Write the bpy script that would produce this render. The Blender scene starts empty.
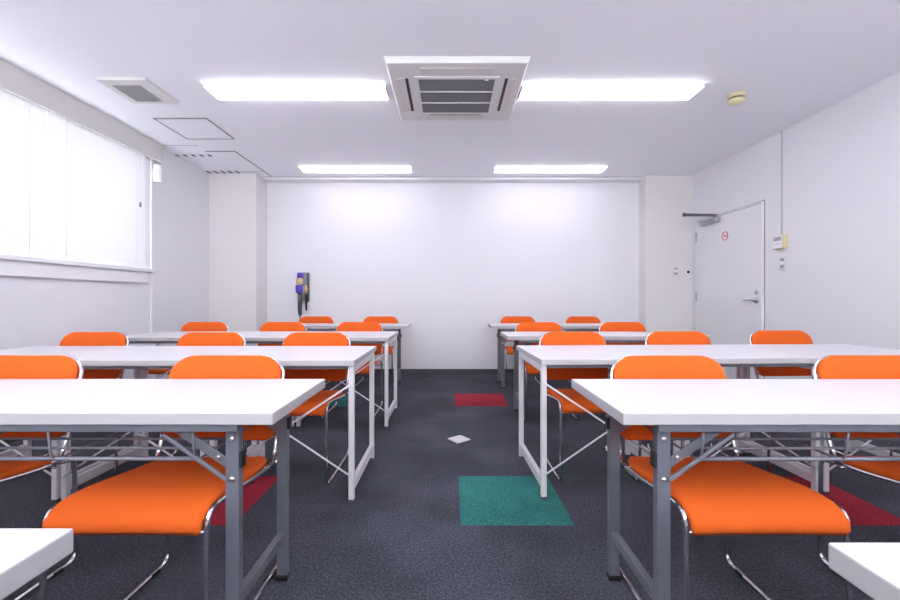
import bpy, bmesh, math, random
from mathutils import Vector, Matrix
random.seed(7)
S = bpy.context.scene
COL = S.collection
PI = math.pi

# ------------------------------------------------------------------ materials
def new_mat(name):
    m = bpy.data.materials.new(name); m.use_nodes = True
    nt = m.node_tree
    return m, nt, nt.nodes['Principled BSDF']

def mat(name, col, rough=.5, metal=0., spec=.5, noise=0., nscale=60., bump=0., bscale=200., col2=None):
    m, nt, b = new_mat(name)
    b.inputs['Base Color'].default_value = (*col, 1)
    b.inputs['Roughness'].default_value = rough
    b.inputs['Metallic'].default_value = metal
    b.inputs['Specular IOR Level'].default_value = spec
    tc = nt.nodes.new('ShaderNodeTexCoord')
    if noise or col2:
        n = nt.nodes.new('ShaderNodeTexNoise'); n.inputs['Scale'].default_value = nscale
        n.inputs['Detail'].default_value = 4
        nt.links.new(tc.outputs['Object'], n.inputs['Vector'])
        r = nt.nodes.new('ShaderNodeValToRGB')
        lo = tuple(c * (1 - noise) for c in col); hi = col2 or tuple(min(1, c * (1 + noise)) for c in col)
        r.color_ramp.elements[0].color = (*lo, 1); r.color_ramp.elements[1].color = (*hi, 1)
        r.color_ramp.elements[0].position = .32; r.color_ramp.elements[1].position = .68
        nt.links.new(n.outputs['Fac'], r.inputs['Fac']); nt.links.new(r.outputs['Color'], b.inputs['Base Color'])
    if bump:
        n2 = nt.nodes.new('ShaderNodeTexNoise'); n2.inputs['Scale'].default_value = bscale
        n2.inputs['Detail'].default_value = 3
        nt.links.new(tc.outputs['Object'], n2.inputs['Vector'])
        bp = nt.nodes.new('ShaderNodeBump'); bp.inputs['Strength'].default_value = bump
        bp.inputs['Distance'].default_value = .002
        nt.links.new(n2.outputs['Fac'], bp.inputs['Height']); nt.links.new(bp.outputs['Normal'], b.inputs['Normal'])
    return m

def emit(name, col, strength):
    m, nt, b = new_mat(name)
    b.inputs['Base Color'].default_value = (.9, .9, .9, 1)
    b.inputs['Emission Color'].default_value = (*col, 1)
    b.inputs['Emission Strength'].default_value = strength
    return m

def carpet(name, c1, c2, c3):
    m, nt, b = new_mat(name)
    tc = nt.nodes.new('ShaderNodeTexCoord')
    n = nt.nodes.new('ShaderNodeTexNoise'); n.inputs['Scale'].default_value = 115; n.inputs['Detail'].default_value = 3
    n.inputs['Roughness'].default_value = .7
    nt.links.new(tc.outputs['Object'], n.inputs['Vector'])
    r = nt.nodes.new('ShaderNodeValToRGB')
    e = r.color_ramp.elements
    e[0].position = .3; e[0].color = (*c1, 1); e[1].position = .7; e[1].color = (*c3, 1)
    q = e.new(.5); q.color = (*c2, 1)
    nt.links.new(n.outputs['Fac'], r.inputs['Fac'])
    n3 = nt.nodes.new('ShaderNodeTexNoise'); n3.inputs['Scale'].default_value = 2.2; n3.inputs['Detail'].default_value = 3
    nt.links.new(tc.outputs['Object'], n3.inputs['Vector'])
    mr = nt.nodes.new('ShaderNodeMapRange'); mr.inputs['From Min'].default_value = .35; mr.inputs['From Max'].default_value = .7
    mr.inputs['To Min'].default_value = .85; mr.inputs['To Max'].default_value = 1.45
    nt.links.new(n3.outputs['Fac'], mr.inputs['Value'])
    mx = nt.nodes.new('ShaderNodeMix'); mx.data_type = 'RGBA'; mx.blend_type = 'MULTIPLY'; mx.inputs['Factor'].default_value = 1
    nt.links.new(r.outputs['Color'], mx.inputs['A']); nt.links.new(mr.outputs['Result'], mx.inputs['B'])
    nt.links.new(mx.outputs['Result'], b.inputs['Base Color'])
    b.inputs['Roughness'].default_value = .95; b.inputs['Specular IOR Level'].default_value = .15
    bp = nt.nodes.new('ShaderNodeBump'); bp.inputs['Strength'].default_value = .5; bp.inputs['Distance'].default_value = .004
    nt.links.new(n.outputs['Fac'], bp.inputs['Height']); nt.links.new(bp.outputs['Normal'], b.inputs['Normal'])
    return m

M = {}
M['wall'] = mat('wallpaper_white', (.755, .742, .775), .85, spec=.2, bump=.25, bscale=160)
M['wall_warm'] = mat('wallpaper_cream', (.73, .705, .705), .85, spec=.2, bump=.25, bscale=160)
M['ceiling'] = mat('ceiling_board', (.93, .925, .965), .9, spec=.2, bump=.2, bscale=120)
M['bulkhead'] = mat('bulkhead_paint', (.62, .60, .585), .8, spec=.2)
M['base'] = mat('baseboard_vinyl', (.06, .055, .058), .6, noise=.1, nscale=8)
M['carpet'] = carpet('carpet_charcoal', (.021, .023, .032), (.048, .051, .067), (.112, .11, .137))
M['teal'] = carpet('carpet_teal', (.012, .066, .064), (.026, .145, .132), (.06, .24, .21))
M['red'] = carpet('carpet_red', (.13, .010, .018), (.27, .020, .034), (.40, .045, .062))
M['top'] = mat('laminate_white', (.63, .62, .655), .38, spec=.4, noise=.01, nscale=5)
M['edge'] = mat('edge_band', (.42, .405, .42), .5)
M['steelgrey'] = mat('grey_painted_steel', (.165, .17, .205), .42, metal=.35, noise=.06, nscale=20)
M['steelwhite'] = mat('white_painted_steel', (.66, .64, .67), .4, noise=.02, nscale=10)
M['bolt'] = mat('zinc_bolt', (.75, .75, .76), .3, metal=1)
M['chrome'] = mat('chrome', (.72, .72, .75), .13, metal=1)
M['orange'] = mat('orange_fabric', (.70, .112, .013), .85, spec=.2, noise=.10, nscale=420, bump=.4, bscale=700)
M['black'] = mat('black_plastic', (.012, .012, .014), .5)
M['dark'] = mat('dark_grey_plastic', (.07, .07, .078), .5)
M['grille'] = mat('grille_mesh', (.17, .17, .18), .7, noise=.2, nscale=300)
M['ventgrey'] = mat('vent_mesh', (.30, .31, .30), .7, noise=.12, nscale=200)
M['slot'] = mat('slot_dark', (.05, .045, .05), .7)
M['acwhite'] = mat('ac_plastic', (.74, .72, .71), .55)
M['louver'] = mat('ac_louver', (.70, .64, .62), .55)
M['line'] = mat('joint_grey', (.24, .22, .25), .7)
M['linefaint'] = mat('joint_pale', (.50, .49, .53), .7)
M['cover'] = mat('cable_cover_grey', (.50, .49, .53), .5)
M['trimwhite'] = mat('trim_white', (.80, .79, .82), .6)
M['door'] = mat('door_paint', (.76, .75, .77), .55, noise=.01, nscale=4)
M['alu'] = mat('aluminium', (.55, .55, .58), .35, metal=.9)
M['silverpaint'] = mat('closer_silver', (.42, .42, .46), .4, metal=.5)
M['cream'] = mat('aged_cream_plastic', (.72, .63, .37), .5)
M['paleplastic'] = mat('pale_plastic', (.68, .68, .70), .5)
M['whiteplastic'] = mat('white_plastic', (.85, .84, .87), .45)
M['signred'] = mat('sign_red', (.65, .10, .13), .5)
M['signdark'] = mat('sign_dark', (.10, .08, .09), .5)
M['purple'] = mat('purple_plastic', (.10, .045, .42), .35)
M['gold'] = mat('gold_plastic', (.62, .46, .24), .35, metal=.2)
M['greyplastic'] = mat('grey_plastic', (.20, .20, .22), .4)
M['lcd'] = mat('lcd_panel', (.36, .38, .40), .3)
M['lamp'] = emit('lamp_diffuser', (.945, .918, 1.0), 8.5)
M['lamp_added'] = emit('lamp_diffuser_added', (.945, .918, 1.0), 6.0)  # weaker emission for the added out-of-view lights, spares the near tables
M['lamp_far'] = emit('lamp_diffuser_dimmed', (.945, .918, 1.0), 3.2)  # far lamps dimmed to hold down hot spots on the back wall

def slat_mat():
    m, nt, b = new_mat('blind_slat')
    b.inputs['Base Color'].default_value = (.86, .86, .87, 1); b.inputs['Roughness'].default_value = .5
    t = nt.nodes.new('ShaderNodeBsdfTranslucent'); t.inputs['Color'].default_value = (.86, .86, .88, 1)
    mx = nt.nodes.new('ShaderNodeMixShader'); mx.inputs['Fac'].default_value = .022
    o = nt.nodes['Material Output']
    nt.links.new(b.outputs[0], mx.inputs[1]); nt.links.new(t.outputs[0], mx.inputs[2]); nt.links.new(mx.outputs[0], o.inputs['Surface'])
    return m
M['slat'] = slat_mat()
def glass_mat():
    m, nt, b = new_mat('window_glass')
    t = nt.nodes.new('ShaderNodeBsdfTransparent'); t.inputs['Color'].default_value = (.94, .96, .96, 1)
    g = nt.nodes.new('ShaderNodeBsdfGlossy'); g.inputs['Roughness'].default_value = .02
    mx = nt.nodes.new('ShaderNodeMixShader'); mx.inputs['Fac'].default_value = .06
    o = nt.nodes['Material Output']
    nt.links.new(t.outputs[0], mx.inputs[1]); nt.links.new(g.outputs[0], mx.inputs[2]); nt.links.new(mx.outputs[0], o.inputs['Surface'])
    return m
M['glass'] = glass_mat()

# ------------------------------------------------------------------ mesh builder
class MB:
    def __init__(self): self.bm = bmesh.new()
    def box(self, x0, x1, y0, y1, z0, z1, mi=0):
        v = [self.bm.verts.new((x, y, z)) for x in (x0, x1) for y in (y0, y1) for z in (z0, z1)]
        for q in ((0,1,3,2),(4,6,7,5),(0,4,5,1),(2,3,7,6),(0,2,6,4),(1,5,7,3)):
            f = self.bm.faces.new([v[i] for i in q]); f.material_index = mi
        return self
    def bar(self, a, b, w, h, up=(0, 0, 1)):
        a = Vector(a); b = Vector(b); d = (b - a).normalized()
        s = d.cross(Vector(up)).normalized(); u = s.cross(d)
        v = [self.bm.verts.new(p + s * (i * w / 2) + u * (j * h / 2)) for p in (a, b) for i, j in ((-1,-1),(1,-1),(1,1),(-1,1))]
        for q in ((3,2,1,0),(4,5,6,7),(0,1,5,4),(1,2,6,5),(2,3,7,6),(3,0,4,7)): self.bm.faces.new([v[i] for i in q])
        return self
    def ring(self, c, s, u, r, n):
        return [self.bm.verts.new(c + s * (r * math.cos(2 * PI * k / n)) + u * (r * math.sin(2 * PI * k / n))) for k in range(n)]
    def tube(self, pts, r, n=10, closed=False):
        P = [Vector(p) for p in pts]; L = len(P); rings = []
        rr = r if isinstance(r, (list, tuple)) else [r] * L
        prev = None
        for i in range(L):
            if closed: t = (P[(i + 1) % L] - P[i - 1])
            else: t = P[min(i + 1, L - 1)] - P[max(i - 1, 0)]
            t.normalize()
            if prev is None:
                ref = Vector((0, 0, 1)) if abs(t.z) < .9 else Vector((1, 0, 0))
                s = t.cross(ref).normalized()
            else:
                s = prev - t * prev.dot(t)
                s.normalize()
            prev = s
            rings.append(self.ring(P[i], s, t.cross(s), rr[i], n))
        m = L if closed else L - 1
        for i in range(m):
            a, b = rings[i], rings[(i + 1) % L]
            for k in range(n):
                f = self.bm.faces.new((a[k], a[(k + 1) % n], b[(k + 1) % n], b[k])); f.smooth = True
        if not closed:
            self.bm.faces.new(list(reversed(rings[0]))); self.bm.faces.new(rings[-1])
        return self
    def cyl(self, a, b, r, n=16, r2=None):
        return self.tube([a, b], [r, r if r2 is None else r2], n)
    def pad(self, prof, hw, th, bend=0., n=7, m=3):
        """prof: (y,z) centre-line; ring = rounded rectangle in x / profile normal."""
        rings = []
        for i, (y, z) in enumerate(prof):
            a = prof[max(i - 1, 0)]; b = prof[min(i + 1, len(prof) - 1)]
            t = Vector((0, b[0] - a[0], b[1] - a[1])).normalized()
            nrm = Vector((1, 0, 0)).cross(t)
            w, h = hw[i], th[i] / 2; r = h * .95
            loop = []
            xs = [-(w - r) + (2 * (w - r)) * k / n for k in range(n + 1)]
            for x in xs: loop.append((x, -h))
            for k in range(1, m + 1): a_ = -PI / 2 + PI * k / (m + 1); loop.append((w - r + r * math.cos(a_), h * math.sin(a_)))
            for x in reversed(xs): loop.append((x, h))
            for k in range(1, m + 1): a_ = PI / 2 + PI * k / (m + 1); loop.append((-(w - r) + r * math.cos(a_), h * math.sin(a_)))
            c = Vector((0, y, z))
            rings.append([self.bm.verts.new(c + Vector((x, 0, 0)) + nrm * (q + bend * (x / .2) ** 2)) for x, q in loop])
        K = len(rings[0])
        for a, b in zip(rings, rings[1:]):
            for k in range(K):
                f = self.bm.faces.new((a[k], a[(k + 1) % K], b[(k + 1) % K], b[k])); f.smooth = True
        self.bm.faces.new(list(reversed(rings[0]))); self.bm.faces.new(rings[-1])
        return self
    def prism(self, pts2, axis, a, b):
        """polygon of 2D points extruded along axis 0/1/2 between a and b"""
        def mk(p, q):
            return {0: (q, p[0], p[1]), 1: (p[0], q, p[1]), 2: (p[0], p[1], q)}[axis]
        A = [self.bm.verts.new(mk(p, a)) for p in pts2]; B = [self.bm.verts.new(mk(p, b)) for p in pts2]
        n = len(A)
        self.bm.faces.new(A); self.bm.faces.new(list(reversed(B)))
        for k in range(n): self.bm.faces.new((A[k], B[k], B[(k + 1) % n], A[(k + 1) % n]))
        return self
    def lathe(self, prof, c=(0, 0, 0), n=28, axis=(0, 0, 1)):
        """prof (r, h) around axis through c"""
        ax = Vector(axis); ref = Vector((1, 0, 0)) if abs(ax.x) < .9 else Vector((0, 1, 0))
        s = ax.cross(ref).normalized(); u = ax.cross(s); c = Vector(c)
        rings = [self.ring(c + ax * h, s, u, max(r, 1e-4), n) for r, h in prof]
        for a, b in zip(rings, rings[1:]):
            for k in range(n):
                f = self.bm.faces.new((a[k], a[(k + 1) % n], b[(k + 1) % n], b[k])); f.smooth = True
        self.bm.faces.new(list(reversed(rings[0]))); self.bm.faces.new(rings[-1])
        return self
    def build(self, name, mats, parent=None, bevel=0., seg=2):
        bmesh.ops.recalc_face_normals(self.bm, faces=self.bm.faces)
        me = bpy.data.meshes.new(name); self.bm.to_mesh(me); self.bm.free()
        for m in (mats if isinstance(mats, (list, tuple)) else [mats]): me.materials.append(m)
        o = bpy.data.objects.new(name, me); COL.objects.link(o)
        if parent: o.parent = parent
        if bevel:
            md = o.modifiers.new('bevel', 'BEVEL'); md.width = bevel; md.segments = seg; md.limit_method = 'ANGLE'
            md.angle_limit = math.radians(40)
        return o

def tag(o, label, cat, group=None):
    o['label'] = label; o['category'] = cat
    if group: o['group'] = group
    return o
def thing(name, label, cat, loc=(0, 0, 0), rz=0, group=None):
    o = bpy.data.objects.new(name, None); COL.objects.link(o)
    o.empty_display_size = .1; o.location = loc; o.rotation_euler = (0, 0, rz)
    return tag(o, label, cat, group)
def struct(o):
    o['kind'] = 'structure'; return o
def copy_tree(o, parent=None):
    c = o.copy(); COL.objects.link(c)
    if parent: c.parent = parent
    for ch in list(o.children): copy_tree(ch, c)
    return c
def fillet(pts, rad, n=5):
    P = [Vector(p) for p in pts]; out = [P[0]]
    for i in range(1, len(P) - 1):
        r = rad[i] if isinstance(rad, (list, tuple)) else rad
        a = (P[i - 1] - P[i]); b = (P[i + 1] - P[i])
        d = min(r, a.length * .49, b.length * .49)
        p0 = P[i] + a.normalized() * d; p1 = P[i] + b.normalized() * d
        for k in range(n + 1):
            t = k / n
            out.append(p0 * (1 - t) ** 2 + P[i] * (2 * t * (1 - t)) + p1 * t * t)
    out.append(P[-1]); return out

# ------------------------------------------------------------------ room shell
XL, XR, YF, YB, H = -3.05, 3.15, -1.7, 5.5, 2.59
W0, W1, WZ0, WZ1 = -1.1, 4.08, 1.29, 2.42           # window opening in the left wall
struct(MB().box(XL - .2, XR + .2, YF - .2, YB + .2, -.1, 0).build('floor', M['carpet']))
struct(MB().box(XL - .2, XR + .2, YF - .2, YB + .2, H, H + .12).build('ceiling', M['ceiling']))
struct(MB().box(XL, XR, YB, YB + .15, 0, H).build('wall_back', M['wall']))
FX0, FX1, FZ0, FZ1 = -2.7, 2.8, 1.55, 2.50            # unseen high window added behind the camera to brighten the ceiling
struct(MB().box(XL, XR, YF - .15, YF, 0, FZ0).box(XL, XR, YF - .15, YF, FZ1, H).box(XL, FX0, YF - .15, YF, FZ0, FZ1).box(FX1, XR, YF - .15, YF, FZ0, FZ1).build('wall_front', M['wall']))
f = MB().box(FX0, FX1, YF - .12, YF - .08, FZ0, FZ0 + .04).box(FX0, FX1, YF - .12, YF - .08, FZ1 - .04, FZ1)
for k in range(5):
    x = FX0 + (FX1 - FX0 - .04) * k / 4; f.box(x, x + .04, YF - .12, YF - .08, FZ0 + .04, FZ1 - .04)
f = struct(f.build('window_added', M['alu']))
MB().box(FX0 + .02, FX1 - .02, YF - .103, YF - .097, FZ0 + .02, FZ1 - .02).build('pane', M['glass'], f)
struct(MB().box(XR, XR + .15, YF - .15, YB + .15, 0, H).build('wall_right', M['wall']))
wl = MB()
wl.box(XL - .18, XL, YF - .15, W0, 0, H).box(XL - .18, XL, W1, YB + .15, 0, H)
wl.box(XL - .18, XL, W0, W1, 0, WZ0).box(XL - .18, XL, W0, W1, WZ1, H)
struct(wl.build('wall_left', M['wall']))
struct(MB().box(XL, -2.45, 5.2, YB, 0, H).build('wall_column_left', M['wall_warm']))
struct(MB().box(2.537, XR, 5.31, YB, 0, H).build('wall_column_right', M['wall_warm']))
struct(MB().box(-2.985, -2.97, YF, 4.25, 2.402, H).box(XL, -2.985, 4.235, 4.25, 2.402, H).build('trim_11', M['bulkhead']))
# baseboards
struct(MB().box(-2.45, 2.537, YB - .008, YB, 0, .055).build('baseboard_back', M['base']))
b = MB().box(XL, XL + .008, YF, 5.2, 0, .055).box(XL + .008, -2.442, 5.192, 5.2, 0, .055).box(-2.45, -2.442, 5.2, YB - .008, 0, .055)
struct(b.build('baseboard_left', M['base']))
b = MB().box(XR - .008, XR, YF, 4.06, 0, .055).box(XR - .008, XR, 5.25, 5.302, 0, .055).box(2.529, XR - .008, 5.302, 5.31, 0, .055).box(2.529, 2.537, 5.31, YB - .008, 0, .055)
struct(b.build('baseboard_right', M['base']))
# ceiling curtain trim in front of the back wall
struct(MB().box(-2.45, 2.537, 5.352, YB, 2.555, H).build('trim_1', M['trimwhite']))
struct(MB().box(-2.45, 2.537, 5.344, 5.352, H - .010, H).build('trim_2', M['linefaint']))

# carpet tiles of another colour
def ctile(x0, y0, m, label):
    o = MB().box(0, .5, 0, .5, 0, .0006).build('carpet_tile', m)
    o.location = (x0, y0, 0)
    return tag(o, label, 'carpet tile', 'coloured carpet tiles')
ctile(.05, 1.806, M['teal'], 'teal green carpet tile in the centre aisle beside the white desk leg')
ctile(.05, 3.806, M['red'], 'red carpet tile in the centre aisle farther back')
ctile(-1.45, 1.806, M['red'], 'red carpet tile under the first complete table from camera, window side')
ctile(1.55, 1.806, M['red'], 'dark red carpet tile under the first complete table from camera, door side')
ctile(-1.45, 3.806, M['teal'], 'teal green carpet tile between the white desks on the window side')

# ------------------------------------------------------------------ window, sill, blinds
wf = MB()
xo0, xo1 = XL - .15, XL - .10
wf.box(xo0, xo1, W0, W1, WZ0, WZ0 + .05).box(xo0, xo1, W0, W1, WZ1 - .05, WZ1)
for y in (W0, .6, 2.3, W1 - .05): wf.box(xo0, xo1, y, y + .05, WZ0 + .05, WZ1 - .05)
win = struct(wf.build('window_1', M['alu']))
MB().box(xo0 + .02, xo0 + .026, W0 + .02, W1 - .02, WZ0 + .03, WZ1 - .03).build('pane', M['glass'], win)
struct(MB().box(XL, -2.985, W0 - .06, 4.165, 1.264, 1.300).build('trim_3', M['trimwhite'], bevel=.004))
struct(MB().box(XL, -3.015, W0 - .06, 4.085, 1.155, 1.264).build('trim_4', M['trimwhite'], bevel=.003))

def blind(y0, y1, label):
    t = thing('venetian_blind', label, 'window blind', (-3.025, (y0 + y1) / 2, 1.302), 0, 'white venetian blinds over the window')
    h = (y1 - y0) / 2; zt = 2.56 - 1.302
    MB().box(-.02, .02, -h, h, zt - .028, zt - .001).build('headrail', M['whiteplastic'], t, .003)
    MB().box(-.013, .013, -h, h, .004, .020).build('bottom_rail', M['whiteplastic'], t, .003)
    s = MB(); z = .036; pitch = .0235
    while z < zt - .035:
        # curved closed slat, tilted
        a = math.radians(82.5); d = Vector((math.cos(a), 0, math.sin(a))); nn = Vector((-d.z, 0, d.x)); w = .0146
        q = [d * (-w), nn * .0022, d * w]
        A = [s.bm.verts.new((p.x, -h, z + p.z)) for p in q]; B = [s.bm.verts.new((p.x, h, z + p.z)) for p in q]
        for k in range(2):
            f = s.bm.faces.new((A[k], A[k + 1], B[k + 1], B[k])); f.smooth = True
        z += pitch
    s.build('slats', M['slat'], t)
    n = max(2, int(round((y1 - y0) / .55)))
    for k in range(n):
        y = -h + .14 + (2 * h - .28) * k / (n - 1)
        MB().tube([(.0155, y, .012), (.0155, y, zt - .02)], .0012, 5).build('ladder_cord', M['paleplastic'], t)
    return t, h, zt
blind(-1.08, .98, 'near white venetian blind beside the camera on the window wall')
blind(.984, 3.0775, 'middle white venetian blind glowing with daylight, cut off by the photo edge')
t, h, zt = blind(3.0815, 4.078, 'far narrow white venetian blind ending next to the white cylinder')
MB().tube([(.024, h - .10, zt - .02), (.026, h - .10, .62)], .0014, 6).build('pull_cord', M['paleplastic'], t)
MB().tube([(.024, h - .04, zt - .02), (.026, h - .04, .12)], .0014, 6).build('pull_cord', M['paleplastic'], t)
MB().lathe([(.003, .05), (.007, .045), (.009, .01), (.006, 0)], (.026, h - .10, .585), 12).build('cord_toggle', M['greyplastic'], t)

o = MB().box(XL, XL + .014, 4.175, 4.195, .055, 2.59).build('cable_cover', M['whiteplastic'], bevel=.003)
tag(o, 'thin white vertical cable cover on the window wall just past the blinds', 'cable cover')
t = thing('wall_device', 'small white cylinder mounted on the window wall at the end of the bulkhead', 'wall device', (-2.993, 4.205, 2.192))
MB().lathe([(.030, 0), (.036, .006), (.037, .16), (.033, .175), (.012, .18)], (0, 0, 0), 24).build('body', M['whiteplastic'], t)
MB().box(-.057, -.028, .004, .024, .05, .14).build('bracket', M['whiteplastic'], t, .003)

# ------------------------------------------------------------------ ceiling items
def light(x, y, label, w=1.36, d=.19, lamp='lamp'):
    t = thing('ceiling_light', label, 'ceiling light', (x, y, H), 0, 'surface mounted fluorescent ceiling lights')
    MB().box(-w / 2 + .004, w / 2 - .004, -d / 2 - .006, d / 2 + .006, -.004, 0).build('base_plate', M['trimwhite'], t, .002)
    MB().box(-w / 2 + .014, w / 2 - .014, -d / 2, d / 2, -.026, -.004).build('diffuser', M[lamp], t, .006, 2)
    for s in (-1, 1): MB().box(s * (w / 2 - .007) - .007, s * (w / 2 - .007) + .007, -d / 2, d / 2, -.025, -.004).build('end_cap', M['trimwhite'], t, .003)
    return t
light(-1.150, 3.137, 'bright ceiling light on the window side of the air conditioner')
light(1.215, 3.137, 'bright ceiling light on the door side of the air conditioner')
light(-1.135, 5.01, 'far ceiling light near the back wall, window side', lamp='lamp_far')
light(1.22, 5.01, 'far ceiling light near the back wall, door side', lamp='lamp_far')
light(-1.155, 1.15, 'added unseen ceiling light above the camera end of the room, window side', lamp='lamp_added')  # this and the next three are added out of view to light the room
light(1.215, 1.15, 'added unseen ceiling light above the camera end of the room, door side', lamp='lamp_added')
light(-1.155, -.75, 'added unseen ceiling light behind the camera, window side', lamp='lamp_added')
light(1.215, -.75, 'added unseen ceiling light behind the camera, door side', lamp='lamp_added')

# air conditioner cassette
t = thing('air_conditioner', 'square ceiling air conditioner with dark grille and four louvres', 'air conditioner', (.05, 3.145, H))
px, py = .485, .455
p = MB()
def tray(mb, x0, x1, y0, y1, z0, z1, ins):
    a = [(x0, y0), (x1, y0), (x1, y1), (x0, y1)]; b = [(x0 + ins, y0 + ins), (x1 - ins, y0 + ins), (x1 - ins, y1 - ins), (x0 + ins, y1 - ins)]
    A = [mb.bm.verts.new((*q, z1)) for q in a]; B = [mb.bm.verts.new((*q, z0)) for q in b]
    mb.bm.faces.new(A); mb.bm.faces.new(B)
    for k in range(4): mb.bm.faces.new((A[k], A[(k + 1) % 4], B[(k + 1) % 4], B[k]))
tray(p, -px, px, -py, py, -.036, 0, .018)
p.build('panel', M['acwhite'], t, .004)
gx0, gx1, gy0, gy1 = -.27, .272, -.25, .27
MB().box(gx0, gx1, gy0, gy1, -.042, -.036).build('intake_grille', M['grille'], t)
g = MB()
for k in (1, 2):
    y = gy0 + (gy1 - gy0) * k / 3; g.box(gx0, gx1, y - .006, y + .006, -.046, -.042)
g.build('grille_bar', M['acwhite'], t)
g = MB()
g.box(gx0 - .03, gx0, gy0 - .03, gy1 + .03, -.044, -.036).box(gx1, gx1 + .03, gy0 - .03, gy1 + .03, -.044, -.036)
g.box(gx0, gx1, gy0 - .03, gy0, -.044, -.036).box(gx0, gx1, gy1, gy1 + .03, -.044, -.036)
g.build('grille_frame', M['acwhite'], t, .002)
MB().box(.2, .225, gy0 - .002, gy0 + .012, -.047, -.042).build('latch', M['whiteplastic'], t)
for (x0, x1, y0, y1, sx0, sx1, sy0, sy1) in (
        (-.25, .25, -.385, -.315, -.25, .25, -.315, -.309), (-.25, .25, .325, .385, -.22, .22, .318, .330),
        (-.425, -.365, -.25, .25, -.365, -.343, -.25, .25), (.365, .425, -.25, .25, .343, .365, -.25, .25)):
    l = MB().box(x0, x1, y0, y1, -.041, -.036).build('louver', M['louver'], t, .002)
    MB().box(sx0, sx1, sy0, sy1, -.0375, -.036).build('air_slot', M['slot'], l)

t = thing('ceiling_vent', 'small square ceiling vent with grey mesh near the window', 'vent', (-2.37, 3.13, H))
p = MB(); tray(p, -.19, .19, -.19, .19, -.018, 0, .012); p.build('frame', M['acwhite'], t, .003)
MB().box(-.12, .085, -.105, .135, -.022, -.018).build('mesh_grille', M['ventgrey'], t)

def hatch(x0, x1, y0, y1, label):
    t = thing('access_hatch', label, 'ceiling hatch', ((x0 + x1) / 2, (y0 + y1) / 2, H), 0, 'ceiling access hatches')
    w, d = (x1 - x0) / 2, (y1 - y0) / 2
    MB().box(-w + .01, w - .01, -d + .01, d - .01, -.003, 0).build('panel', M['ceiling'], t)
    f = MB().box(-w, w, -d, -d + .014, -.004, 0).box(-w, w, d - .014, d, -.004, 0).box(-w, -w + .014, -d + .014, d - .014, -.004, 0).box(w - .014, w, -d + .014, d - .014, -.004, 0)
    f.build('frame', M['line'], t)
    return t
hatch(-2.615, -2.137, 3.61, 4.087, 'square ceiling access hatch with thin grey frame between vent and slots')
# ceiling joint lines past the bulkhead
struct(MB().box(-2.64, -2.31, 4.42, 4.436, H - .003, H).build('trim_5', M['line']))
struct(MB().box(-2.325, -2.31, 4.436, 5.34, H - .003, H).build('trim_6', M['line']))
struct(MB().box(-3.04, -2.61, 4.253, 4.262, H - .003, H).build('trim_7', M['linefaint']))
struct(MB().box(-3.04, -2.34, 5.125, 5.133, H - .003, H).build('trim_8', M['linefaint']))
def slotvent(y, dy, label):
    t = thing('slot_vent', label, 'vent', (-2.84, y, H), 0, 'slotted ceiling vents')
    MB().box(-.205, .23, -.055, .055, -.004, 0).build('plate', M['ceiling'], t)
    for k in range(5):
        x = -.178 + .09 * k
        MB().box(x - .014, x + .014, -dy, dy, -.006, -.004).build('slot', M['slot'], t)
slotvent(4.545, .028, 'nearer slotted ceiling vent just past the end of the bulkhead')
slotvent(5.14, .05, 'farther slotted ceiling vent against the corner column')

t = thing('smoke_detector', 'round yellowed smoke detector on the ceiling between the light and the door wall', 'smoke detector', (2.24, 3.2, H))
MB().lathe([(.060, 0), (.060, -.022), (.055, -.028)], (0, 0, 0), 32).build('base', M['cream'], t)
MB().lathe([(.047, -.026), (.045, -.040)], (0, 0, 0), 32).build('gap', M['slot'], t)
MB().lathe([(.054, -.039), (.052, -.055), (.036, -.070), (.012, -.074)], (0, 0, 0), 32).build('head', M['cream'], t)

# ------------------------------------------------------------------ right wall: door and fittings
DY0, DY1, DH = 4.10, 5.20, 1.975
d = MB().box(XR - .022, XR - .001, DY0 + .020, DY1 - .020, .012, DH - .020).build('door_1', M['door'], bevel=.002); struct(d)
f = MB()
f.box(XR - .026, XR, DY0, DY0 + .014, 0, DH).box(XR - .026, XR, DY1 - .016, DY1, 0, DH).box(XR - .026, XR, DY0 + .014, DY1 - .016, DH - .014, DH)
struct(f.build('trim_9', M['trimwhite'], bevel=.002))
f = MB()
f.box(XR - .0045, XR, DY0 - .006, DY0, 0, DH + .012).box(XR - .0045, XR, DY0, DY1 + .01, DH, DH + .012)
struct(f.build('trim_10', M['line']))
for z in (1.02, 1.77):
    MB().cyl((XR - .034, DY1 - .018, z - .055), (XR - .034, DY1 - .018, z + .055), .009, 12).build('hinge', M['alu'], d)
hy = DY0 + .075
h = MB().lathe([(.026, 0), (.026, .008), (.010, .010), (.010, .045)], (XR - .022, hy, .985), 20, (-1, 0, 0)).build('lever_base', M['alu'], d)
MB().tube(fillet([(XR - .06, hy, .985), (XR - .068, hy + .02, .985), (XR - .068, hy + .125, .982)], .012), .0085, 10).build('lever', M['alu'], h)
MB().lathe([(.022, 0), (.022, .010), (.008, .012)], (XR - .022, hy, 1.065), 20, (-1, 0, 0)).build('lock', M['alu'], d)
# closer
c = MB().box(XR - .075, XR - .022, 4.73, 5.05, 1.885, 1.950).build('closer_body', M['silverpaint'], d, .012, 3)
MB().bar((XR - .05, 4.79, 1.968), (XR - .29, 5.0, 2.012), .034, .018).bar((XR - .29, 5.0, 2.03), (XR - .022, 4.86, 1.995), .028, .014).cyl((XR - .05, 4.79, 1.945), (XR - .05, 4.79, 1.985), .020).cyl((XR - .29, 5.0, 2.0), (XR - .29, 5.0, 2.042), .018).build('closer_arm', M['dark'], c)
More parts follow.
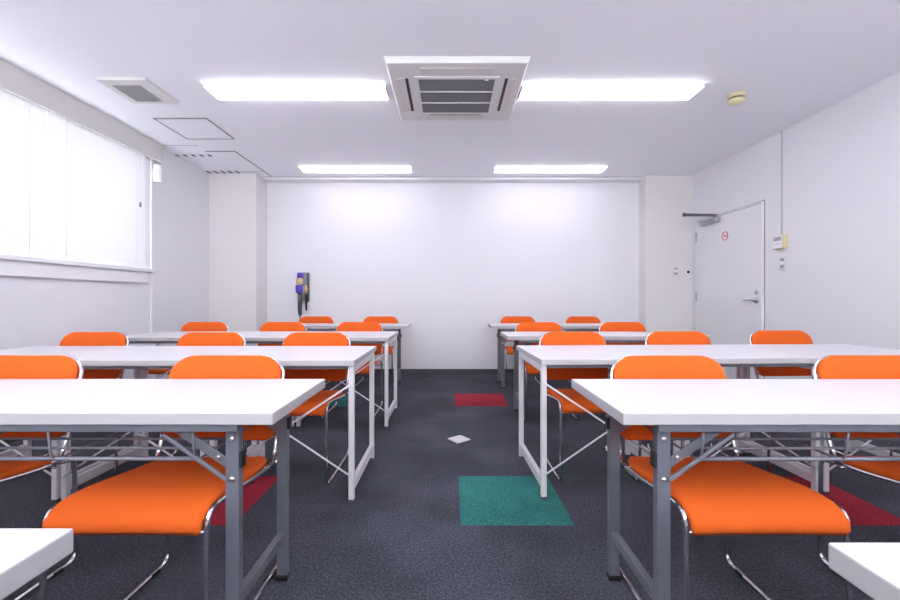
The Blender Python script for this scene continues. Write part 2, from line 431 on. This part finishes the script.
# no smoking sign on the door
t = thing('no_smoking_sign', 'round red no smoking sticker on the white door', 'sign', (XR - .022, 4.65, 1.71))
s = MB()
s.lathe([(.058, 0), (.058, .001)], (0, 0, 0), 32, (-1, 0, 0)); s.build('backing', M['whiteplastic'], t)
MB().tube([(-.0015, .047 * math.cos(2 * PI * k / 32), .047 * math.sin(2 * PI * k / 32)) for k in range(32)], .0055, 6, True).bar((-.0016, .033, .033), (-.0016, -.033, -.033), .008, .002, (1, 0, 0)).build('ring_and_slash', M['signred'], t)
MB().box(-.0022, -.001, -.030, .026, -.006, .004).tube([(-.0016, -.026, .010), (-.0016, -.032, .018), (-.0016, -.024, .026)], .0025, 6).build('cigarette', M['signdark'], t)

o = MB().box(XR - .010, XR, 3.876, 3.888, 1.605, H).build('cable_cover', M['cover'], bevel=.002)
tag(o, 'thin grey vertical cable cover dropping from the ceiling to the cream controller', 'cable cover')
t = thing('wall_controller', 'cream wall controller with small grey display beside the door', 'controller', (XR, 3.875, 1.47))
MB().box(-.05, 0, -.062, .062, 0, .13).build('housing', M['cream'], t, .004)
f = MB().box(-.053, -.050, -.056, .056, .006, .124).build('face', M['whiteplastic'], t, .001)
MB().box(-.0545, -.053, -.045, .045, .072, .112).build('display', M['lcd'], f)
g = MB()
for y in (-.032, 0, .032): g.box(-.055, -.053, y - .011, y + .011, .035, .055)
g.build('button', M['paleplastic'], f)
def switch(loc, rz, label, n=3):
    t = thing('wall_switch', label, 'switch', loc, rz, 'wall switches')
    MB().box(-.012, 0, -.036, .036, -.062, .062).build('plate', M['paleplastic'], t, .004)
    for k in range(n):
        z = -.032 + .032 * k
        MB().box(-.016, -.012, -.020, .020, z - .013, z + .013).build('rocker', M['ventgrey'] if k != 1 else M['whiteplastic'], t, .002)
switch((XR, 3.868, 1.335), 0, 'pale wall switch straight below the cream controller')
switch((2.925, 5.31, 1.355), PI / 2, 'grey wall switch on the column beside the door hinges')
t = thing('door_sensor', 'small white round button with a black centre on the column beside the door', 'button', (3.085, 5.312, 1.342))
MB().lathe([(.040, 0), (.040, .010), (.032, .014)], (0, 0, 0), 24, (0, -1, 0)).build('plate', M['whiteplastic'], t)
MB().lathe([(.019, .013), (.019, .022), (.012, .026)], (0, 0, 0), 20, (0, -1, 0)).build('button', M['black'], t)

# floor plate in the aisle
t = thing('floor_outlet', 'small square grey floor outlet cover lying in the centre aisle', 'floor outlet', (.068, 2.88, 0), math.radians(38))
MB().box(-.062, .062, -.062, .062, 0, .008).build('rim', M['dark'], t, .002)
MB().box(-.058, .058, -.058, .058, .008, .016).build('lid', mat('outlet_lid', (.55, .53, .58), .4), t, .003)

# ------------------------------------------------------------------ cordless vacuum on the back wall
V = thing('cordless_vacuum', 'purple and grey cordless stick vacuum hanging on the back wall', 'vacuum cleaner', (-1.948, YB, 0))
MB().box(.034, .074, -.045, 0, .96, 1.345).build('wall_dock', M['dark'], V, .010)
MB().tube([(.028, -.065, 1.345), (.026, -.07, 1.20), (.022, -.075, 1.08), (.012, -.08, .98)], [.024, .034, .038, .024], 18).build('motor_body', M['greyplastic'], V)
MB().lathe([(.030, -.02), (.040, -.012), (.040, .045), (.028, .056)], (-.018, -.10, 1.285), 24).build('filter_cap', M['purple'], V)
MB().lathe([(.036, 0), (.042, .008), (.042, .075), (.036, .083)], (-.022, -.105, 1.185), 24).build('cyclone_ring', M['gold'], V)
MB().lathe([(.026, -.012), (.046, 0), (.050, .085), (.042, .098)], (-.028, -.105, 1.08), 24).build('dust_bin', M['purple'], V)
MB().tube([(.05, -.09, 1.17), (.062, -.10, 1.12), (.055, -.10, 1.06)], [.016, .020, .016], 14).build('trigger_grip', M['gold'], V)
hd = MB().tube([(-.020, -.10, 1.07), (-.022, -.10, .97), (-.028, -.095, .86), (-.024, -.09, .78)], [.030, .030, .026, .020], 16).build('handle_tube', M['dark'], V)
MB().tube([(-.020, -.09, .82), (-.012, -.08, .20)], .015, 16).build('wand', M['greyplastic'], V)
MB().tube([(.052, -.075, 1.08), (.050, -.07, .84)], [.017, .012], 12).build('crevice_tool', M['black'], V)
MB().box(-.13, .105, -.16, -.045, .03, .11).cyl((-.012, -.08, .10), (-.012, -.08, .21), .024).build('floor_head', M['dark'], V, .015, 3)
MB().cyl((-.125, -.105, .035), (.10, -.105, .035), .03, 16).build('brush_roller', M['purple'], V)

# ------------------------------------------------------------------ chair
def make_chair():
    t = thing('stacking_chair', 'x', 'chair')
    # seat pad (local y: 0 = front edge, + = away from the camera)
    prof = [(-.004, .384), (-.007, .396), (-.004, .411), (.010, .425), (.034, .435), (.075, .439), (.13, .436), (.20, .428), (.28, .418), (.35, .411), (.400, .407), (.425, .408), (.434, .409)]
    hw = [.192, .197, .198, .198, .198, .198, .198, .197, .196, .194, .186, .170, .150]
    th = [.010, .018, .024, .026, .027, .028, .028, .028, .028, .028, .026, .020, .010]
    MB().pad(prof, hw, th, bend=.004).build('seat', M['orange'], t)
    # backrest pad leaning back
    def back(s): return .432 + (s - .44) * .22 + (s - .44) ** 2 * .10, s
    P, W_, T_ = [], [], []
    z0, z1, R, r0 = .475, .776, .082, .035
    N = 22
    for k in range(N + 1):
        q = k / N; q = q * q * (3 - 2 * q)
        z = z0 + (z1 - z0) * q
        w = .205
        if z > z1 - R: w = .205 - .088 + .088 * math.sqrt(max(1 - ((z - z1 + R) / R) ** 2, 0))
        if z < z0 + r0: w = min(w, .200 - r0 + math.sqrt(max(r0 * r0 - (z0 + r0 - z) ** 2, 0)))
        w = min(w, .205 - .005 * max(0, (z - .60) / .19))
        P.append(back(z)); W_.append(max(w, .08)); T_.append(.026 if 1 < k < N - 1 else (.018 if k in (1, N - 1) else .008))
    MB().pad(P, W_, T_, bend=.016).build('backrest', M['orange'], t)
    # back hoop behind the pad edge
    def bp(x, z, off=.016):
        y = back(z)[0] + off - .016 * (x / .2) ** 2
        return (x, y, z)
    hx = .2035
    pts = [(hx, .405, .402), bp(hx, .47), bp(hx + .003, .60), bp(hx + .002, .675)]
    for k in range(1, 7):
        a = PI / 2 * k / 6
        pts.append(bp(.120 + .087 * math.cos(a), .690 + .080 * math.sin(a)))
    pts.append(bp(0, .770))
    full = pts + [(-x, y, z) for x, y, z in reversed(pts[:-1])]
    MB().tube(fillet(full, .03, 4), .0072, 9).build('back_hoop', M['chrome'], t)
    # curved rail under the backrest
    MB().tube([bp(.2 * math.cos(PI * (k / 12)), .500 - .022 * math.sin(PI * k / 12), .016) for k in range(13)], .006, 8).build('back_rail', M['chrome'], t)
    for s in (1, -1):
        x = .2035 * s
        path = [(x, .405, .402), (x, .30, .408), (x, .12, .432), (x, .02, .436), (x, -.002, .395), (x, -.006, .20), (x, -.004, .012),
                (x, .02, .008), (x, .45, .008), (x, .474, .020), (x, .474, .20), (x * .985, .450, .395), (x * .985, .405, .402)]
        rad = [0, .05, .06, .035, .03, .05, .02, .02, .02, .03, .06, .02, 0]
        path = [(x, .405, .402), (x, .30, .408), (x, .12, .432), (x, .004, .440), (x, -.006, .20), (x, -.004, .008), (x, .476, .008), (x, .470, .39), (x * .985, .405, .400)]
        rad = [0, .05, .06, .045, .05, .04, .04, .02, 0]
        lf = MB().tube(fillet(path, rad, 6), .0072, 9).build('leg_loop', M['chrome'], t)
        for y in (.06, .40):
            MB().box(x - .010, x + .010, y - .018, y + .018, -.0005, .014).build('floor_glide', M['black'], lf, .002)
    MB().tube([(-.2035, .004, .382), (.2035, .004, .382)], .0055, 8).build('crossbar', M['chrome'], t)
    MB().tube([(-.2, .40, .388), (.2, .40, .388)], .006, 8).build('crossbar', M['chrome'], t)
    return t

GC = 'orange and chrome stacking chairs at the tables'
spots = [
    (-.852, 1.078, 'large orange chair at the first complete table from camera, window side, beside the aisle', 0),
    (-1.635, 1.085, 'orange chair at the first complete table from camera, toward the window wall', 0),
    (.836, 1.078, 'large orange chair at the first complete table from camera, door side, beside the aisle', 0),
    (1.622, 1.085, 'orange chair at the first complete table from camera, toward the door wall', 0),
    (-.862, 2.165, 'orange aisle chair at the first white-legged desk row, window side', 0),
    (-1.545, 2.168, 'orange middle chair at the first white-legged desk row, window side', 0),
    (-2.33, 2.20, 'pale sunlit orange chair beside the window at the first white-legged desk row', 0),
    (.812, 2.21, 'orange aisle chair at the white-legged desk row on the door side', 0),
    (1.54, 2.25, 'orange middle chair at the white-legged desk row on the door side', 1.5),
    (2.305, 2.33, 'orange chair at the door-side desk row with only bare door wall behind it', 3),
    (-.845, 3.36, 'orange aisle chair at the second white-legged desk row, window side', 0),
    (-1.565, 3.36, 'orange middle chair at the second white-legged desk row, window side', 0),
    (-2.30, 3.36, 'pale orange chair at the second white-legged desk row, in front of the corner column', 0),
    (.836, 3.34, 'orange aisle chair at the grey-legged table behind the door-side desks', 0),
    (1.618, 3.34, 'orange chair away from the aisle at the grey-legged table behind the door-side desks', 0),
    (-.85, 4.57, 'orange aisle chair at the window-side table by the back wall', 0),
    (-1.645, 4.57, 'orange chair just under the vacuum cleaner at the back wall table', 0),
    (.842, 4.56, 'orange aisle chair at the door-side table by the back wall', 0),
    (1.645, 4.56, 'orange chair away from the aisle at the door-side table by the back wall', 0),
]
proto = make_chair()
for ch in proto.children_recursive: ch.data.transform(Matrix.Diagonal((1.045, 1, 1, 1)))
for i, (x, y, lab, rz) in enumerate(spots):
    o = proto if i == 0 else copy_tree(proto)
    o.location = (x, y, .0012); o.rotation_euler = (0, 0, math.radians(rz)); tag(o, lab, 'chair', GC)

# ------------------------------------------------------------------ grey folding table (1.8 x 0.45)
def make_folding():
    t = thing('folding_table', 'x', 'table')
    L, D = .82, .228
    o = MB().box(-L, L, -D, D, .668, .700).build('tabletop', [M['top'], M['edge']], t, .003)
    for p in o.data.polygons:
        if abs(p.normal.z) < .5: p.material_index = 1
    for s in (-1, 1):
        MB().box(-.72, .72, s * .205 - .011, s * .205 + .011, .646, .668).build('under_rail', M['steelgrey'], t, .002)
    sh = MB()
    for k, y in enumerate((-.175, -.095, -.015, .065, .145)):
        r = .0062 if k in (0, 4) else .0044
        sh.tube([(-.59, y, .560), (.59, y, .560)], r, 8)
    for x in (-.59, -.2, .2, .59):
        sh.tube(fillet([(x, -.198, .662), (x, -.185, .556), (x, .185, .556), (x, .198, .662)], .03, 4), .0034, 7)
    sh.build('wire_shelf', M['steelgrey'], t)
    lx = .687
    for sx in (-1, 1):
        for sy in (-1, 1):
            x, y = sx * lx, sy * .166
            lg = MB().box(x - .019, x + .019, y - .0125, y + .0125, .012, .668).build('leg', M['steelgrey'], t, .003)
            MB().box(x - .022, x + .022, y - .0155, y + .0155, 0, .018).build('foot_cap', M['black'], lg, .003)
            for z in (.505, .616): MB().lathe([(.0085, 0), (.0085, .003), (.004, .006)], (x, y + sy * .0125, z), 12, (0, sy, 0)).build('bolt', M['bolt'], lg)
            MB().box(x + sx * .017, x + sx * .027, y - .012, y + .012, .535, .578).build('stop_block', M['black'], lg, .002)
            yy = y + sy * .018
            MB().bar((x - sx * .01, yy, .505), (x - sx * .185, yy, .630), .009, .010).build('strut_rod', M['steelgrey'], t, .002)
            y2 = y - sy * .006
            fb = MB().bar((x - sx * .012, y2, .535), (x - sx * .165, y2, .640), .006, .024).build('strut_bar', M['steelgrey'], t, .001)
            for (bx, bz) in ((-.045, .560), (-.165, .640)): MB().lathe([(.007, 0), (.007, .003), (.003, .005)], (x + sx * bx, y2 + sy * .003, bz), 10, (0, sy, 0)).build('bolt', M['bolt'], fb)
        MB().bar((sx * lx, -.16, .158), (sx * lx, .16, .158), .024, .032).build('foot_bar', M['steelgrey'], t, .003)
        MB().box(sx * (lx - .20) - .03, sx * (lx - .20) + .03, -.2, .2, .640, .660).build('hinge_bracket', M['steelgrey'], t, .002)
    return t
GT = 'grey-legged white folding tables'
fold = [
    (-1.282, 1.300, 'grey-legged white folding table, first complete one from camera, window side'),
    (1.273, 1.298, 'grey-legged white folding table, first complete one from camera, door side'),
    (-1.310, .308, 'white folding table cut off by the bottom of the photo, window side'),
    (1.285, .277, 'white folding table cut off by the bottom of the photo, door side'),
    (1.28, 3.485, 'grey-legged white folding table behind the white desks on the door side'),
    (-1.285, 4.715, 'grey-legged white folding table by the back wall, window side'),
    (1.28, 4.725, 'grey-legged white folding table by the back wall, door side'),
]
proto = make_folding()
for i, (x, y, lab) in enumerate(fold):
    o = proto if i == 0 else copy_tree(proto)
    o.location = (x, y, .0007); tag(o, lab, 'table', GT)

# ------------------------------------------------------------------ white single desk (0.725 x 0.6)
def make_desk():
    t = thing('white_desk', 'x', 'desk')
    L, D = .3635, .305
    o = MB().box(-L, L, -D, D, .672, .700).build('tabletop', [M['top'], M['edge']], t, .003)
    for p in o.data.polygons:
        if abs(p.normal.z) < .5: p.material_index = 1
    lx, ly = .341, .262
    for sx in (-1, 1):
        for sy in (-1, 1):
            x, y = sx * lx, sy * ly
            lg = MB().box(x - .0135, x + .0135, y - .0145, y + .0145, .010, .672).build('leg', M['steelwhite'], t, .004)
            MB().box(x - .0145, x + .0145, y - .0155, y + .0155, 0, .014).build('foot_cap', M['dark'], lg, .002)
        MB().box(sx * lx - .012, sx * lx + .012, -ly + .016, ly - .016, .050, .098).build('foot_bar', M['steelwhite'], t, .003)
        MB().box(sx * lx - .012, sx * lx + .012, -ly + .016, ly - .016, .632, .672).build('side_rail', M['steelwhite'], t, .003)
    for sy in (-1, 1):
        MB().box(-lx + .016, lx - .016, sy * ly - .012, sy * ly + .012, .652, .672).build('top_rail', M['steelgrey'], t, .002)
    y = -ly - .018
    MB().tube([(-lx, y - .004, .126), (lx, y - .004, .580)], .0046, 8).build('brace_rod', M['steelwhite'], t)
    MB().tube([(lx, y + .006, .126), (-lx, y + .006, .580)], .0046, 8).build('brace_rod', M['steelwhite'], t)
    return t
GD = 'white-legged single desks pushed together in rows'
proto = make_desk(); n = 0
def put(x, y, rz, lab):
    global n
    o = proto if n == 0 else copy_tree(proto)
    n += 1
    o.location = (x, y, .0007); o.rotation_euler = (0, 0, rz); tag(o, lab, 'desk', GD)
names = ('aisle-end', 'middle', 'outer')
for k in range(3):
    put(-.46 - .3635 - .7285 * k, 2.285, 0, names[k] + ' white desk of the first three from camera on the window side' + (', under the window' if k == 2 else ''))
px_, py_ = .438, 2.312
for k, ang in enumerate((2.2, 2.2, 2.2)):
    a = math.radians(ang)
    put(px_ + .3635 * math.cos(a), py_ + .3635 * math.sin(a), a, names[k] + ' white desk of the row on the door side' + (', near the door wall' if k == 2 else ''))
    px_ += .7285 * math.cos(a); py_ += .7285 * math.sin(a)
for k in range(3):
    put(-.465 - .3635 - .7285 * k, 3.435, 0, names[k] + ' white desk of the second three from camera on the window side')

# ------------------------------------------------------------------ world, camera, view
w = bpy.data.worlds.new('world'); S.world = w; w.use_nodes = True
bg = w.node_tree.nodes['Background']; bg.inputs['Color'].default_value = (.945, .94, 1, 1); bg.inputs['Strength'].default_value = 7.0

cam = bpy.data.cameras.new('camera'); co = bpy.data.objects.new('camera', cam); COL.objects.link(co)
co.location = (0, 0, 1.0); co.rotation_euler = (PI / 2, 0, 0)
cam.sensor_width = 36; cam.lens = 410 / 900 * 36; cam.clip_start = .01
cam.shift_x = .5 / 900; cam.shift_y = -1.5 / 900
S.camera = co
S.view_settings.view_transform = 'Standard'; S.view_settings.look = 'None'
S.view_settings.gamma = 1; S.view_settings.use_curve_mapping = False
S.view_settings.exposure = 1.08
S.cycles.use_denoising = True
S.cycles.max_bounces = 10; S.cycles.diffuse_bounces = 6
S.cycles.sample_clamp_indirect = 6
